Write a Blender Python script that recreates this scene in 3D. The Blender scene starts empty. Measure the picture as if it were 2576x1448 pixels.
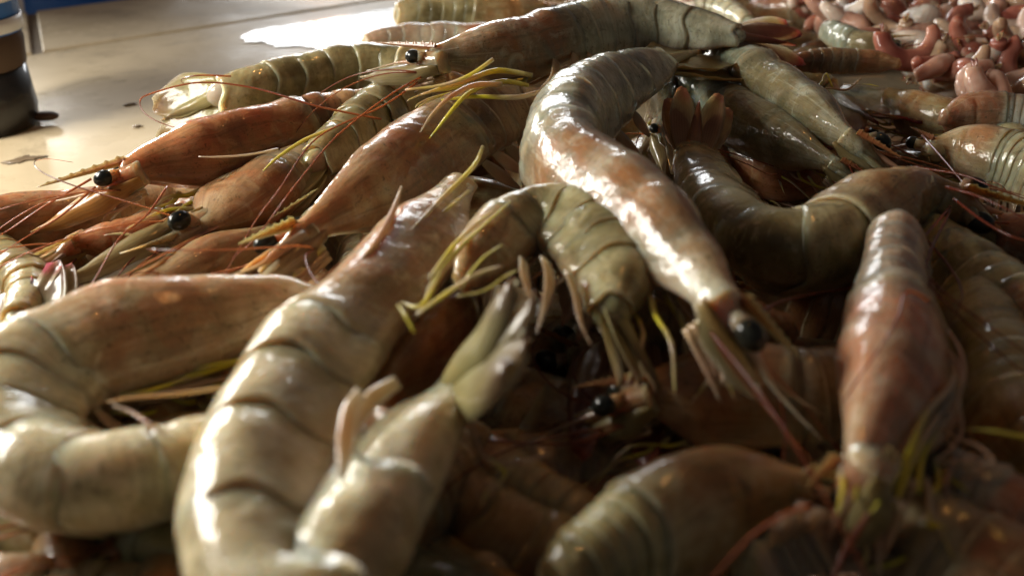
import bpy, math, random
import numpy as np
from mathutils import Vector, noise
R = math.radians
random.seed(7)
sc = bpy.context.scene
col = sc.collection

# ------------------------------------------------------------------ camera
PW, PH, FP = 2576.0, 1448.0, 2474.0          # photograph's frame and focal length in pixels of that frame
CH, PITCH = 0.163, R(27.2)                   # camera height above the counter, dip
cam_d = bpy.data.cameras.new('camera'); cam = bpy.data.objects.new('camera', cam_d); col.objects.link(cam)
cam.location = (0, 0, CH); cam.rotation_euler = (R(90) - PITCH, 0, 0)
cam_d.sensor_width = 36; cam_d.lens = 36 * FP / PW
cam_d.clip_start = 0.01; cam_d.clip_end = 50
cam_d.dof.use_dof = True; cam_d.dof.focus_distance = 0.36; cam_d.dof.aperture_fstop = 11
sc.camera = cam

# ------------------------------------------------------------------ world and lamps
w = bpy.data.worlds.new('World'); sc.world = w; w.use_nodes = True
bg = w.node_tree.nodes['Background']; bg.inputs[0].default_value = (0.92, 0.93, 0.95, 1); bg.inputs[1].default_value = 0.055

def area(name, loc, aim, sx, sy, power, color, shape='RECTANGLE'):
    l = bpy.data.lights.new(name, 'AREA'); l.shape = shape; l.size = sx; l.size_y = sy
    l.energy = power; l.color = color
    o = bpy.data.objects.new(name, l); col.objects.link(o); o.location = loc
    o.rotation_euler = (Vector(aim) - Vector(loc)).to_track_quat('-Z', 'Y').to_euler()
    return o
area('rear_opening_light', (-0.30, 3.2, 0.70), (-0.30, 0.4, 0.0), 1.20, 0.32, 15, (0.95, 0.98, 1.0))
area('left_rear_opening_light', (-1.05, 1.35, 0.27), (0, 0.3, 0.03), 0.80, 0.13, 18, (1.0, 0.97, 0.90))
area('added_side_light', (-0.42, 0.33, 0.235), (-0.10, 0.24, 0.03), 0.24, 0.12, 3.3, (1.0, 0.95, 0.85))  # added close lamp, not an opening: diffuse light that falls off rightward
l = bpy.data.lights.new('stall_bulb', 'POINT'); l.energy = 2.6; l.color = (1.0, 0.42, 0.10); l.shadow_soft_size = 0.016
o = bpy.data.objects.new('stall_bulb', l); col.objects.link(o); o.location = (0.10, 0.55, 0.95)
l = bpy.data.lights.new('far_stall_bulb', 'POINT'); l.energy = 1.2; l.color = (1.0, 0.40, 0.08); l.shadow_soft_size = 0.06
o = bpy.data.objects.new('far_stall_bulb', l); col.objects.link(o); o.location = (-0.57, 3.0, 0.44)
vs = sc.view_settings; vs.view_transform = 'Standard'; vs.look = 'None'; vs.exposure = 0.0; vs.gamma = 1
sc.cycles.max_bounces = 6; sc.cycles.use_denoising = True

# ------------------------------------------------------------------ placing: a picture point at a height above the counter
def ray(px, py):
    dx, dy = (px - PW/2)/FP, -(py - PH/2)/FP
    c, s = math.cos(PITCH), math.sin(PITCH)
    return Vector((dx, c + dy*s, -s + dy*c))
def P(px, py, h):
    d = ray(px, py); t = (h - CH)/d.z
    return Vector((0, 0, CH)) + d*t
def depth(px, py, h): return (h - CH)/ray(px, py).z

# ------------------------------------------------------------------ materials
def mat(name):
    m = bpy.data.materials.new(name); m.use_nodes = True
    nt = m.node_tree; b = nt.nodes['Principled BSDF']
    return m, nt, b
def N(nt, t, **kw):
    n = nt.nodes.new(t)
    for k, v in kw.items(): setattr(n, k, v)
    return n
def ramp(nt, src, stops, interp='LINEAR'):
    r = N(nt, 'ShaderNodeValToRGB'); r.color_ramp.interpolation = interp
    e = r.color_ramp.elements
    while len(e) < len(stops): e.new(0.5)
    for i, (p, c) in enumerate(stops):
        e[i].position = p; e[i].color = tuple(c) + (1,) if len(c) == 3 else c
    nt.links.new(src, r.inputs[0]); return r.outputs[0]
def g(v): return (v, v, v)
def mix(nt, fac, a, b, mode='MIX'):
    m = N(nt, 'ShaderNodeMix', data_type='RGBA', blend_type=mode)
    for i, s in ((0, fac), (6, a), (7, b)):
        if isinstance(s, (int, float)): m.inputs[i].default_value = s
        elif isinstance(s, tuple): m.inputs[i].default_value = s + (1,)
        else: nt.links.new(s, m.inputs[i])
    return m.outputs[2]
def math_(nt, op, a, b=0.0):
    m = N(nt, 'ShaderNodeMath', operation=op)
    for i, s in ((0, a), (1, b)):
        if isinstance(s, (int, float)): m.inputs[i].default_value = s
        else: nt.links.new(s, m.inputs[i])
    return m.outputs[0]
def tex(nt, scale, detail=3, rough=0.55, dist=0.0, vec=None):
    n = N(nt, 'ShaderNodeTexNoise'); n.inputs['Scale'].default_value = scale; n.inputs['Detail'].default_value = detail
    n.inputs['Roughness'].default_value = rough; n.inputs['Distortion'].default_value = dist
    if vec is None:
        gpos = N(nt, 'ShaderNodeNewGeometry').outputs['Position']; vec = gpos
    nt.links.new(vec, n.inputs['Vector']); return n.outputs['Fac']
def uvs(nt):
    u = N(nt, 'ShaderNodeUVMap'); u.uv_map = 'UVMap'
    s = N(nt, 'ShaderNodeSeparateXYZ'); nt.links.new(u.outputs[0], s.inputs[0])
    return s.outputs[0], s.outputs[1]
def wet(nt, b, col_, rough=0.3, coat=1.0, coat_rough=0.06, sss=0.35, bump=((260, 0.35, 0.0007),), rad=(0.014, 0.008, 0.0045)):
    if isinstance(col_, tuple): b.inputs['Base Color'].default_value = col_ + (1,)
    else: nt.links.new(col_, b.inputs['Base Color'])
    b.inputs['Roughness'].default_value = rough
    b.inputs['IOR'].default_value = 1.38; b.inputs['Specular IOR Level'].default_value = 0.12
    b.inputs['Coat Weight'].default_value = coat; b.inputs['Coat Roughness'].default_value = coat_rough
    b.inputs['Coat IOR'].default_value = 1.38
    b.inputs['Subsurface Weight'].default_value = sss
    b.inputs['Subsurface Radius'].default_value = rad; b.inputs['Subsurface Scale'].default_value = 1.0
    last = None
    for sc_, st, di in bump:
        bp = N(nt, 'ShaderNodeBump'); bp.inputs['Strength'].default_value = st; bp.inputs['Distance'].default_value = di
        nt.links.new(tex(nt, sc_, 3), bp.inputs['Height'])
        if last is not None: nt.links.new(last, bp.inputs['Normal'])
        last = bp.outputs[0]
    if last is not None:
        nt.links.new(last, b.inputs['Normal']); nt.links.new(last, b.inputs['Coat Normal'])

def shell_mat(name, c1, c2, c3, patch=None, pamt=0.0, edge=(0.42, 0.34, 0.21), belly=(0.34, 0.20, 0.14), head=False):
    m, nt, b = mat(name)
    u, v = uvs(nt)
    n1 = tex(nt, 55, 3, 0.5, 0.6)
    c = ramp(nt, n1, [(0.32, c1), (0.5, c2), (0.68, c3)])
    if patch:
        # the orange organs that show through the head shell
        mu = ramp(nt, u, [(0.04, g(0)), (0.22, g(1)), (0.6, g(1)), (0.95, g(0.15))])
        mv = ramp(nt, v, [(0.0, g(0.9)), (0.25, g(1)), (0.62, g(0.75)), (0.9, g(0.1))])
        nz = ramp(nt, tex(nt, 85, 3, 0.55, 0.8), [(0.34, g(0.1)), (0.62, g(1))])
        f = math_(nt, 'MULTIPLY', math_(nt, 'MULTIPLY', mu, mv), math_(nt, 'MULTIPLY', nz, pamt))
        c = mix(nt, f, c, patch)
    # fibres: streaks that follow the shell
    cv = N(nt, 'ShaderNodeCombineXYZ')
    nt.links.new(math_(nt, 'MULTIPLY', u, 2.5 if head else 16.0), cv.inputs[0]); nt.links.new(math_(nt, 'MULTIPLY', v, 26.0 if head else 5.0), cv.inputs[1])
    nt.links.new(math_(nt, 'MULTIPLY', n1, 3.0), cv.inputs[2])
    fb = tex(nt, 1.0, 4, 0.65, 0.6, cv.outputs[0])
    c = mix(nt, ramp(nt, fb, [(0.50, g(0)), (0.70, g(0.55))]), c, tuple(x*0.42 for x in c2))
    c = mix(nt, ramp(nt, fb, [(0.28, g(0.5)), (0.42, g(0))]), c, tuple(min(1, x*1.15) for x in c3))
    # paler muscle clouds
    cl = ramp(nt, tex(nt, 120, 4, 0.6, 1.2), [(0.55, g(0)), (0.78, g(0.55))])
    c = mix(nt, cl, c, tuple(min(1, x*1.25+0.03) for x in c3))
    # belly tint
    bv = ramp(nt, v, [(0.58, g(0)), (0.85, g(0.75))])
    c = mix(nt, bv, c, belly)
    # small green-brown pigment specks, denser toward the back
    sp = ramp(nt, tex(nt, 900, 2, 0.6), [(0.60, g(0)), (0.68, g(1))])
    sp2 = ramp(nt, tex(nt, 140, 2), [(0.42, g(0.0)), (0.62, g(0.65))])
    c = mix(nt, math_(nt, 'MULTIPLY', sp, sp2), c, (0.045, 0.04, 0.018))
    fl = ramp(nt, tex(nt, 210, 2, 0.5, 2.0), [(0.66, g(0)), (0.72, g(0.5))])
    c = mix(nt, fl, c, (0.09, 0.07, 0.03))
    if not head:
        e = ramp(nt, u, [(0.0, g(0.30)), (0.05, g(0.40)), (0.13, g(0.08)), (0.24, g(0)), ])
        c = mix(nt, e, c, edge)
        e2 = ramp(nt, u, [(0.10, g(0)), (0.14, g(0.18)), (0.22, g(0))])
        c = mix(nt, e2, c, (0.08, 0.07, 0.035))
        # darker back line
        d = ramp(nt, v, [(0.0, g(0.5)), (0.06, g(0.15)), (0.12, g(0))])
        c = mix(nt, math_(nt, 'MULTIPLY', d, sp2), c, (0.09, 0.085, 0.04))
    else:
        e = ramp(nt, u, [(0.0, g(0.7)), (0.035, g(0.5)), (0.07, g(0))])
        c = mix(nt, e, c, edge)
        vn = ramp(nt, tex(nt, 300, 5, 0.7, 3.0), [(0.48, g(0)), (0.5, g(0.35)), (0.52, g(0))])
        c = mix(nt, vn, c, tuple(x*0.35 for x in c1))
    wet(nt, b, c, 0.42, 1.0, 0.035, 0.85, ((50, 0.3, 0.004), (240, 0.40, 0.0012), (1100, 0.18, 0.00025)))
    return m

OR = (0.33, 0.125, 0.035)
PAL = {}
def pal(key, c1, c2, c3, patch, pamt, **kw):
    PAL[key] = (shell_mat(key + '_segment', c1, c2, c3, **kw),
                shell_mat(key + '_carapace', c1, tuple((a*0.6+b*0.4) for a, b in zip(c2, (0.28, 0.15, 0.05))), c3, patch=patch, pamt=pamt, head=True, **kw))
pal('olive', (0.130, 0.106, 0.044), (0.310, 0.259, 0.123), (0.465, 0.408, 0.236), OR, 0.64)
pal('grey', (0.144, 0.142, 0.096), (0.308, 0.296, 0.201), (0.517, 0.502, 0.382), OR, 0.80)
pal('brown', (0.146, 0.085, 0.040), (0.286, 0.188, 0.101), (0.410, 0.319, 0.178), (0.401, 0.148, 0.060), 0.72)
pal('rust', (0.193, 0.083, 0.039), (0.347, 0.159, 0.071), (0.450, 0.273, 0.130), (0.418, 0.130, 0.054), 0.80)
pal('pale', (0.331, 0.266, 0.145), (0.536, 0.460, 0.276), (0.715, 0.647, 0.453), (0.479, 0.190, 0.078), 0.68)
pal('pink', (0.238, 0.158, 0.107), (0.400, 0.293, 0.200), (0.569, 0.476, 0.352), (0.477, 0.162, 0.068), 0.80)
pal('slate', (0.103, 0.106, 0.066), (0.217, 0.223, 0.146), (0.459, 0.470, 0.368), (0.240, 0.203, 0.094), 0.6)

def fan_mat(name, root, mid, tip):
    m, nt, b = mat(name); u, v = uvs(nt)
    nz = tex(nt, 160, 3)
    uu = math_(nt, 'ADD', u, math_(nt, 'MULTIPLY', math_(nt, 'SUBTRACT', nz, 0.5), 0.45))
    c = ramp(nt, uu, [(0.0, root), (0.45, mid), (0.72, tuple(a*0.5+b_*0.5 for a, b_ in zip(mid, tip))), (0.95, tip)])
    # fine ribs running to the tip
    st = N(nt, 'ShaderNodeMath', operation='SINE'); nt.links.new(math_(nt, 'ADD', math_(nt, 'MULTIPLY', v, 62.0), math_(nt, 'MULTIPLY', nz, 9.0)), st.inputs[0])
    c = mix(nt, ramp(nt, st.outputs[0], [(0.3, g(0)), (0.95, g(0.32))]), c, tuple(x*0.4 for x in mid))
    wet(nt, b, c, 0.35, 0.7, 0.12, 0.35, ((220, 0.4, 0.0006),))
    b.inputs['Transmission Weight'].default_value = 0.0
    return m
FAN = {'olive': fan_mat('olive_fan', (0.30, 0.25, 0.10), (0.28, 0.23, 0.10), (0.10, 0.05, 0.03)),
       'red': fan_mat('red_fan', (0.32, 0.22, 0.14), (0.27, 0.09, 0.055), (0.12, 0.007, 0.006)),
       'purple': fan_mat('purple_fan', (0.30, 0.27, 0.14), (0.22, 0.17, 0.08), (0.075, 0.006, 0.014)),
       'scale': fan_mat('antennal_scale', (0.17, 0.12, 0.05), (0.20, 0.15, 0.065), (0.26, 0.19, 0.10)),
       'brown': fan_mat('brown_fan', (0.25, 0.16, 0.08), (0.20, 0.09, 0.045), (0.10, 0.02, 0.012)),
       'brown_scale': fan_mat('brown_scale', (0.24, 0.14, 0.07), (0.24, 0.15, 0.085), (0.40, 0.32, 0.18)),
       'orange': fan_mat('orange_scale', (0.34, 0.15, 0.045), (0.40, 0.18, 0.05), (0.34, 0.14, 0.04))}
def leg_mat(name, stops):
    m, nt, b = mat(name); u, v = uvs(nt)
    uu = math_(nt, 'ADD', u, math_(nt, 'MULTIPLY', math_(nt, 'SUBTRACT', tex(nt, 300, 2), 0.5), 0.25))
    wet(nt, b, ramp(nt, uu, stops), 0.35, 0.8, 0.08, 0.3, ((500, 0.4, 0.0003),)); return m
YL = (0.58, 0.46, 0.03)
LEG = {'coral': leg_mat('coral_swimmeret', [(0.0, (0.50, 0.36, 0.25)), (0.5, (0.48, 0.21, 0.12)), (1.0, (0.55, 0.42, 0.32))]),
       'yellow': leg_mat('yellow_tipped_leg', [(0.0, (0.42, 0.30, 0.20)), (0.35, (0.40, 0.30, 0.20)), (0.6, YL), (1.0, YL)]),
       'pink': leg_mat('pink_leg', [(0.0, (0.34, 0.23, 0.14)), (0.5, (0.38, 0.20, 0.13)), (1.0, (0.40, 0.28, 0.17))]),
       'banded': leg_mat('banded_leg', [(0.0, (0.36, 0.30, 0.16)), (0.3, YL), (0.55, (0.40, 0.27, 0.19)), (0.8, (0.48, 0.36, 0.10)), (1.0, (0.45, 0.22, 0.12))]),
       'all_yellow': leg_mat('yellow_leg', [(0.0, (0.45, 0.36, 0.08)), (1.0, YL)]),
       'swim': leg_mat('swimmeret', [(0.0, (0.34, 0.26, 0.16)), (0.6, (0.34, 0.19, 0.12)), (1.0, (0.26, 0.11, 0.06))])}
ANT = leg_mat('antenna_red', [(0.0, (0.11, 0.018, 0.008)), (1.0, (0.07, 0.012, 0.006))])
ROS = leg_mat('beak_shell', [(0.0, (0.22, 0.12, 0.05)), (1.0, (0.16, 0.05, 0.02))])
m, nt, b = mat('eye_black'); EYE = m
wet(nt, b, ramp(nt, tex(nt, 260, 3), [(0.40, (0.006, 0.006, 0.005)), (0.75, (0.035, 0.036, 0.026))]), 0.3, 0.8, 0.08, 0.0, ())
m, nt, b = mat('flesh_translucent'); FLESH = m
wet(nt, b, ramp(nt, tex(nt, 90, 3), [(0.3, (0.34, 0.28, 0.2)), (0.7, (0.5, 0.44, 0.36))]), 0.35, 1.0, 0.07, 0.4, ((300, 0.4, 0.0006),))

# ------------------------------------------------------------------ mesh helpers
def link(o, parent=None, kind=None, label=None):
    col.objects.link(o)
    if parent is not None: o.parent = parent; o.matrix_parent_inverse = parent.matrix_world.inverted()
    if kind: o['kind'] = kind
    if label: o['label'] = label
    return o
def mesh_obj(name, verts, faces, uv, m, parent=None, smooth=True, kind=None, label=None):
    me = bpy.data.meshes.new(name)
    off = parent.location if parent is not None and parent.get('_root') is not None else None
    me.from_pydata([tuple(v) for v in verts], [], faces)
    if uv is not None:
        ul = me.uv_layers.new(name='UVMap')
        arr = np.array(uv, dtype=np.float32)
        idx = np.empty(len(me.loops), dtype=np.int32); me.loops.foreach_get('vertex_index', idx)
        ul.data.foreach_set('uv', arr[idx].ravel())
    me.materials.append(m)
    if smooth: me.polygons.foreach_set('use_smooth', [True]*len(me.polygons))
    me.update()
    ob = bpy.data.objects.new(name, me)
    col.objects.link(ob)
    if parent is not None:
        ob.parent = parent
        # geometry is written in world metres; undo the parents' offset
        t = Vector((0, 0, 0)); p = parent
        while p is not None: t += p.location; p = p.parent
        ob.location = -t
    if kind: ob['kind'] = kind
    if label: ob['label'] = label
    return ob

def grid_faces(nu, nv, wrap):
    f = []
    for i in range(nu-1):
        for j in range(nv if wrap else nv-1):
            a = i*nv + j; b_ = i*nv + (j+1) % nv
            f.append((a, b_, b_+nv, a+nv))
    return f

class Spine:
    def __init__(s, pts, phi0, phi1):
        # pts: (Vector, radius)
        n = len(pts); dense = []
        ext = [(pts[0][0]*2 - pts[1][0], pts[0][1])] + list(pts) + [(pts[-1][0]*2 - pts[-2][0], pts[-1][1])]
        for i in range(1, n):
            p0, p1, p2, p3 = ext[i-1], ext[i], ext[i+1], ext[i+2]
            for k in range(24):
                t = k/24
                def cr(a, b, c, d): return 0.5*((2*b) + (c-a)*t + (2*a-5*b+4*c-d)*t*t + (3*b-a-3*c+d)*t**3)
                dense.append((cr(p0[0], p1[0], p2[0], p3[0]), cr(p0[1], p1[1], p2[1], p3[1])))
        dense.append(pts[-1])
        L = [0]
        for i in range(1, len(dense)): L.append(L[-1] + (dense[i][0]-dense[i-1][0]).length)
        s.len = L[-1]; s.d = dense; s.L = L; s.phi0, s.phi1 = R(phi0), R(phi1)
    def at(s, t):
        x = t*s.len
        if x <= 0: return s.d[0][0] + (s.d[0][0]-s.d[1][0]).normalized()*(-x), s.d[0][1]
        if x >= s.len: return s.d[-1][0] + (s.d[-1][0]-s.d[-2][0]).normalized()*(x-s.len), s.d[-1][1]
        lo, hi = 0, len(s.L)-1
        while hi-lo > 1:
            m = (lo+hi)//2
            if s.L[m] <= x: lo = m
            else: hi = m
        k = (x-s.L[lo])/max(1e-9, s.L[hi]-s.L[lo])
        return s.d[lo][0].lerp(s.d[hi][0], k), s.d[lo][1]*(1-k)+s.d[hi][1]*k
    def frame(s, t):
        p, r = s.at(t)
        a, _ = s.at(t-0.03); b_, _ = s.at(t+0.03)
        T = (b_-a).normalized()
        Lf = Vector((0, 0, 1)).cross(T).normalized()      # left of travel
        U = T.cross(Lf).normalized()
        ph = s.phi0 + (s.phi1-s.phi0)*min(1, max(0, t))
        D = U*math.cos(ph) + Lf*math.sin(ph)
        S = T.cross(D).normalized()
        return p, r, T, D, S

def ss(a, b_, x):
    t = min(1, max(0, (x-a)/(b_-a))); return t*t*(3-2*t)
def bump(x, c, w_): return math.exp(-((x-c)/w_)**2)
def cross(a):
    aa = abs(a)
    p = 1 - 0.24*ss(2.35, 3.05, aa) + 0.05*bump(aa, 2.2, 0.3)
    sn = math.sin(a)
    return 0.84*math.copysign(abs(sn)**0.86, sn)*p, math.cos(a)*p*(1.04 if aa < 1.57 else 1.02)

def build_segment(sp, s0, s1, last, m, parent, nv=30, nu=11, seed=0, ring=1.0):
    seg = s1-s0
    V, UV = [], []
    rings = [(-1, 0.93, 0.0), (-1, 0.985, 0.0)]
    for i in range(nu): rings.append((i/(nu-1), None, i/(nu-1)))
    for kx, (uu, fixed, uvu) in enumerate(rings):
        for j in range(nv):
            a = -math.pi + 2*math.pi*j/nv
            aa = abs(a)
            ov = 0.10 + 0.22*bump(aa, 1.9, 0.55) - 0.05*bump(aa, 1.1, 0.35) + 0.07*bump(aa, 0, 0.6)
            if last: ov *= 0.5
            if uu < 0: s = s0 - ov*seg + (0.05 if kx == 0 else 0.012)*seg; f = fixed
            else:
                s = (s0 - ov*seg)*(1-uu) + (s1+0.06*seg)*uu
                f = 1.018 - 0.050*uu + 0.030*math.sin(math.pi*uu)
                f += 0.006*bump(uu, 0.03, 0.04)
                if last: f *= 1 - 0.16*(1-ss(0, 0.45, uu))
            p, r, T, D, S = sp.frame(s)
            x, y = cross(a)
            if last and uu < 0: f *= 0.84
            if aa > 1.7 and uu >= -1: f *= 1 + 0.13*bump(aa, 2.15, 0.26)*math.sin(math.pi*(0.22+0.70*max(uu, 0)))
            q = p + (S*x + D*y)*r*f
            q += (S*x + D*y)*r*(0.10*noise.noise(q*62 + Vector((seed, 0, 0))) + 0.025*noise.noise(q*190))
            V.append(q); UV.append((uvu, aa/math.pi))
    faces = grid_faces(len(rings), nv, True)
    if last:
        c = len(V); p, r, T, D, S = sp.frame(s0); V.append(p - T*r*0.1); UV.append((0.3, 0.2))
        for j in range(nv): faces.append(((j+1) % nv, j, c))
    return mesh_obj('abdomen_segment', V, faces, UV, m, parent)

def build_carapace(sp, s0, m, parent, nv=36, nu=30, seed=0):
    V, UV = [], []; L = 1-s0
    rings = [(-1, 0.9), (-1, 0.98)] + [(i/(nu-1), None) for i in range(nu)]
    for kx, (uu, fixed) in enumerate(rings):
        for j in range(nv):
            a = -math.pi + 2*math.pi*j/nv; aa = abs(a)
            u = max(uu, 0)
            ov = 0.04 + 0.05*bump(aa, 1.9, 0.5)
            s = s0 - ov*L + (0.02*L if kx == 0 else 0) + (1-s0+ov*L)*u
            p, r, T, D, S = sp.frame(s)
            f = fixed if uu < 0 else 1.03 - 0.03*ss(0, 0.1, u) + 0.05*bump(u, 0.35, 0.25)
            close = ss(0.58, 1.0, u)
            f *= 1 - 0.44*close
            # neck groove running down and forward from the back
            gr = bump(u, 0.52 + 0.16*(aa/math.pi), 0.022)*ss(0.25, 0.6, aa)*(1-ss(2.0, 2.5, aa))
            f -= 0.08*gr
            f += 0.07*bump(aa, 2.15, 0.16)*(1-close); f -= 0.03*bump(aa, 1.45, 0.10)*ss(0.45, 0.6, u)*(1-close)
            x, y = cross(a)
            ridge = 0.07*bump(aa, 0, 0.13)*ss(0.3, 0.8, u)
            q = p + (S*x*(1-0.12*u) + D*(y+ridge))*r*f + D*r*0.26*close
            q += (S*x + D*y)*r*0.12*noise.noise(q*60 + Vector((seed, 3, 0)))
            q += (S*x + D*y)*r*0.02*noise.noise(q*220 + Vector((seed, 3, 0)))
            V.append(q); UV.append((u, aa/math.pi))
    faces = grid_faces(len(rings), nv, True)
    # blunt front wall
    c = len(V); p, r, T, D, S = sp.frame(1.0)
    V.append(p + T*r*0.35 + D*r*0.2); UV.append((1, 0.6))
    b0 = (len(rings)-1)*nv
    for j in range(nv): faces.append((b0+j, b0+(j+1) % nv, c))
    return mesh_obj('carapace', V, faces, UV, m, parent)

def tube(name, pts, radii, m, parent, nv=7, label=None, flat=1.0, kind=None, sub=5):
    """smooth tapering tube through pts"""
    n = len(pts); dense = []
    ext = [pts[0]*2-pts[1]] + list(pts) + [pts[-1]*2-pts[-2]]
    rr = [radii[0]] + list(radii) + [radii[-1]]
    for i in range(1, n):
        for k in range(sub):
            t = k/sub; a, b_, c, d = ext[i-1], ext[i], ext[i+1], ext[i+2]
            dense.append((0.5*((2*b_) + (c-a)*t + (2*a-5*b_+4*c-d)*t*t + (3*b_-a-3*c+d)*t**3), rr[i]*(1-t)+rr[i+1]*t))
    dense.append((pts[-1], radii[-1]))
    V, UV = [], []; M = len(dense); prev = None
    for i, (p, r) in enumerate(dense):
        T = (dense[min(i+1, M-1)][0]-dense[max(i-1, 0)][0]).normalized()
        if prev is None: prev = T.orthogonal()
        A = (prev - T*prev.dot(T)).normalized(); prev = A; B = T.cross(A)
        for j in range(nv):
            a = 2*math.pi*j/nv
            V.append(p + (A*math.cos(a)*flat + B*math.sin(a))*r); UV.append((i/(M-1), j/nv))
    F_ = grid_faces(M, nv, True)
    F_.append(tuple(range(nv-1, -1, -1))); F_.append(tuple(range((M-1)*nv, M*nv)))
    return mesh_obj(name, V, F_, UV, m, parent, label=label, kind=kind)

def blade(name, o, d, nrm, length, width, m, parent, shape='uropod', thick=0.05, droop=0.15, cup=0.10, nu=12, nv=7, seed=0, label=None):
    d = d.normalized(); s = d.cross(nrm).normalized(); nn = s.cross(d).normalized()
    V, UV = [], []
    for side in (1, -1):
        for i in range(nu):
            u = i/(nu-1)
            if shape == 'uropod': wv = max(0.05, math.sin(math.pi*min(1, u*0.86+0.10)**1.15)**0.65) if u < 1 else 0.35
            elif shape == 'telson': wv = (1-u)**0.75*0.95+0.03
            elif shape == 'scale': wv = (0.30+0.70*ss(0, 0.38, u))*(1-0.35*ss(0.2, 0.9, u))*(1-ss(0.70, 1.02, u)*0.93)
            else: wv = max(0.04, math.sin(math.pi*(u*0.9+0.06))**0.8)
            for j in range(nv):
                v = 2*j/(nv-1)-1
                th = thick*width*(1-v*v)*(1-u*0.75)*0.5 + 0.006*width
                mid = 0.05*width*math.exp(-(v/0.22)**2)*(1-u)
                q = o + d*(u*length*(1-0.05*abs(v)*(shape == 'uropod')*u)) + s*(v*wv*width*0.5) \
                    + nn*((cup*width*(v*v-0.5)) - droop*length*u*u + mid + side*th)
                q += nn*width*0.09*noise.noise(q*110+Vector((seed, 0, 5)))
                V.append(q); UV.append((u, j/(nv-1)))
    F_ = []
    n2 = nu*nv
    for i in range(nu-1):
        for j in range(nv-1):
            a = i*nv+j
            F_.append((a, a+1, a+1+nv, a+nv)); F_.append((n2+a, n2+a+nv, n2+a+1+nv, n2+a+1))
    for i in range(nu-1):
        a = i*nv; F_.append((a, a+nv, n2+a+nv, n2+a)); a += nv-1; F_.append((a, n2+a, n2+a+nv, a+nv))
    for j in range(nv-1):
        a = j; F_.append((a, n2+a, n2+a+1, a+1)); a = (nu-1)*nv+j; F_.append((a, a+1, n2+a+1, n2+a))
    return mesh_obj(name, V, F_, UV, m, parent, label=label)

def ball(name, c, ax, r, m, parent, nu=10, nv=14, label=None):
    X, Y, Z = ax; V, UV = [], []
    for i in range(nu):
        th = math.pi*(0.5+i)/nu
        for j in range(nv):
            a = 2*math.pi*j/nv
            V.append(c + (X*math.sin(th)*math.cos(a)*r[0] + Y*math.sin(th)*math.sin(a)*r[1] + Z*math.cos(th)*r[2])); UV.append((i/nu, j/nv))
    F_ = [(i*nv+j, i*nv+(j+1) % nv, (i+1)*nv+(j+1) % nv, (i+1)*nv+j) for i in range(nu-1) for j in range(nv)]
    F_ = [tuple(reversed(f)) for f in F_]
    F_.append(tuple(range(nv))); F_.append(tuple(reversed(range((nu-1)*nv, nu*nv))))
    return mesh_obj(name, V, F_, UV, m, parent, label=label)

def rostrum(O, T, D, S, L, Rb, m, parent):
    """toothed blade that runs forward from the back of the head"""
    V, UV, n = [], [], 31
    for i in range(n):
        u = i/(n-1)
        base = O + T*(L*u) + D*(Rb*(0.06*math.sin(u*3.0) + 0.22*u*u))
        hh = Rb*0.12*(1-u)**0.8 + Rb*0.010
        tooth = Rb*0.055*(1-u*0.5) if (i % 4 == 2 and i < 27) else 0
        for q in (base + D*(hh+tooth), base + S*Rb*0.055*(1-u)+S*Rb*0.008, base - D*hh*0.9, base - S*Rb*0.055*(1-u)-S*Rb*0.008):
            V.append(q); UV.append((0.97, 0.55))
    F_ = grid_faces(n, 4, True); F_.append((3, 2, 1, 0)); F_.append(tuple(range((n-1)*4, n*4)))
    return mesh_obj('rostrum', V, F_, UV, m, parent, smooth=False)

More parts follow.
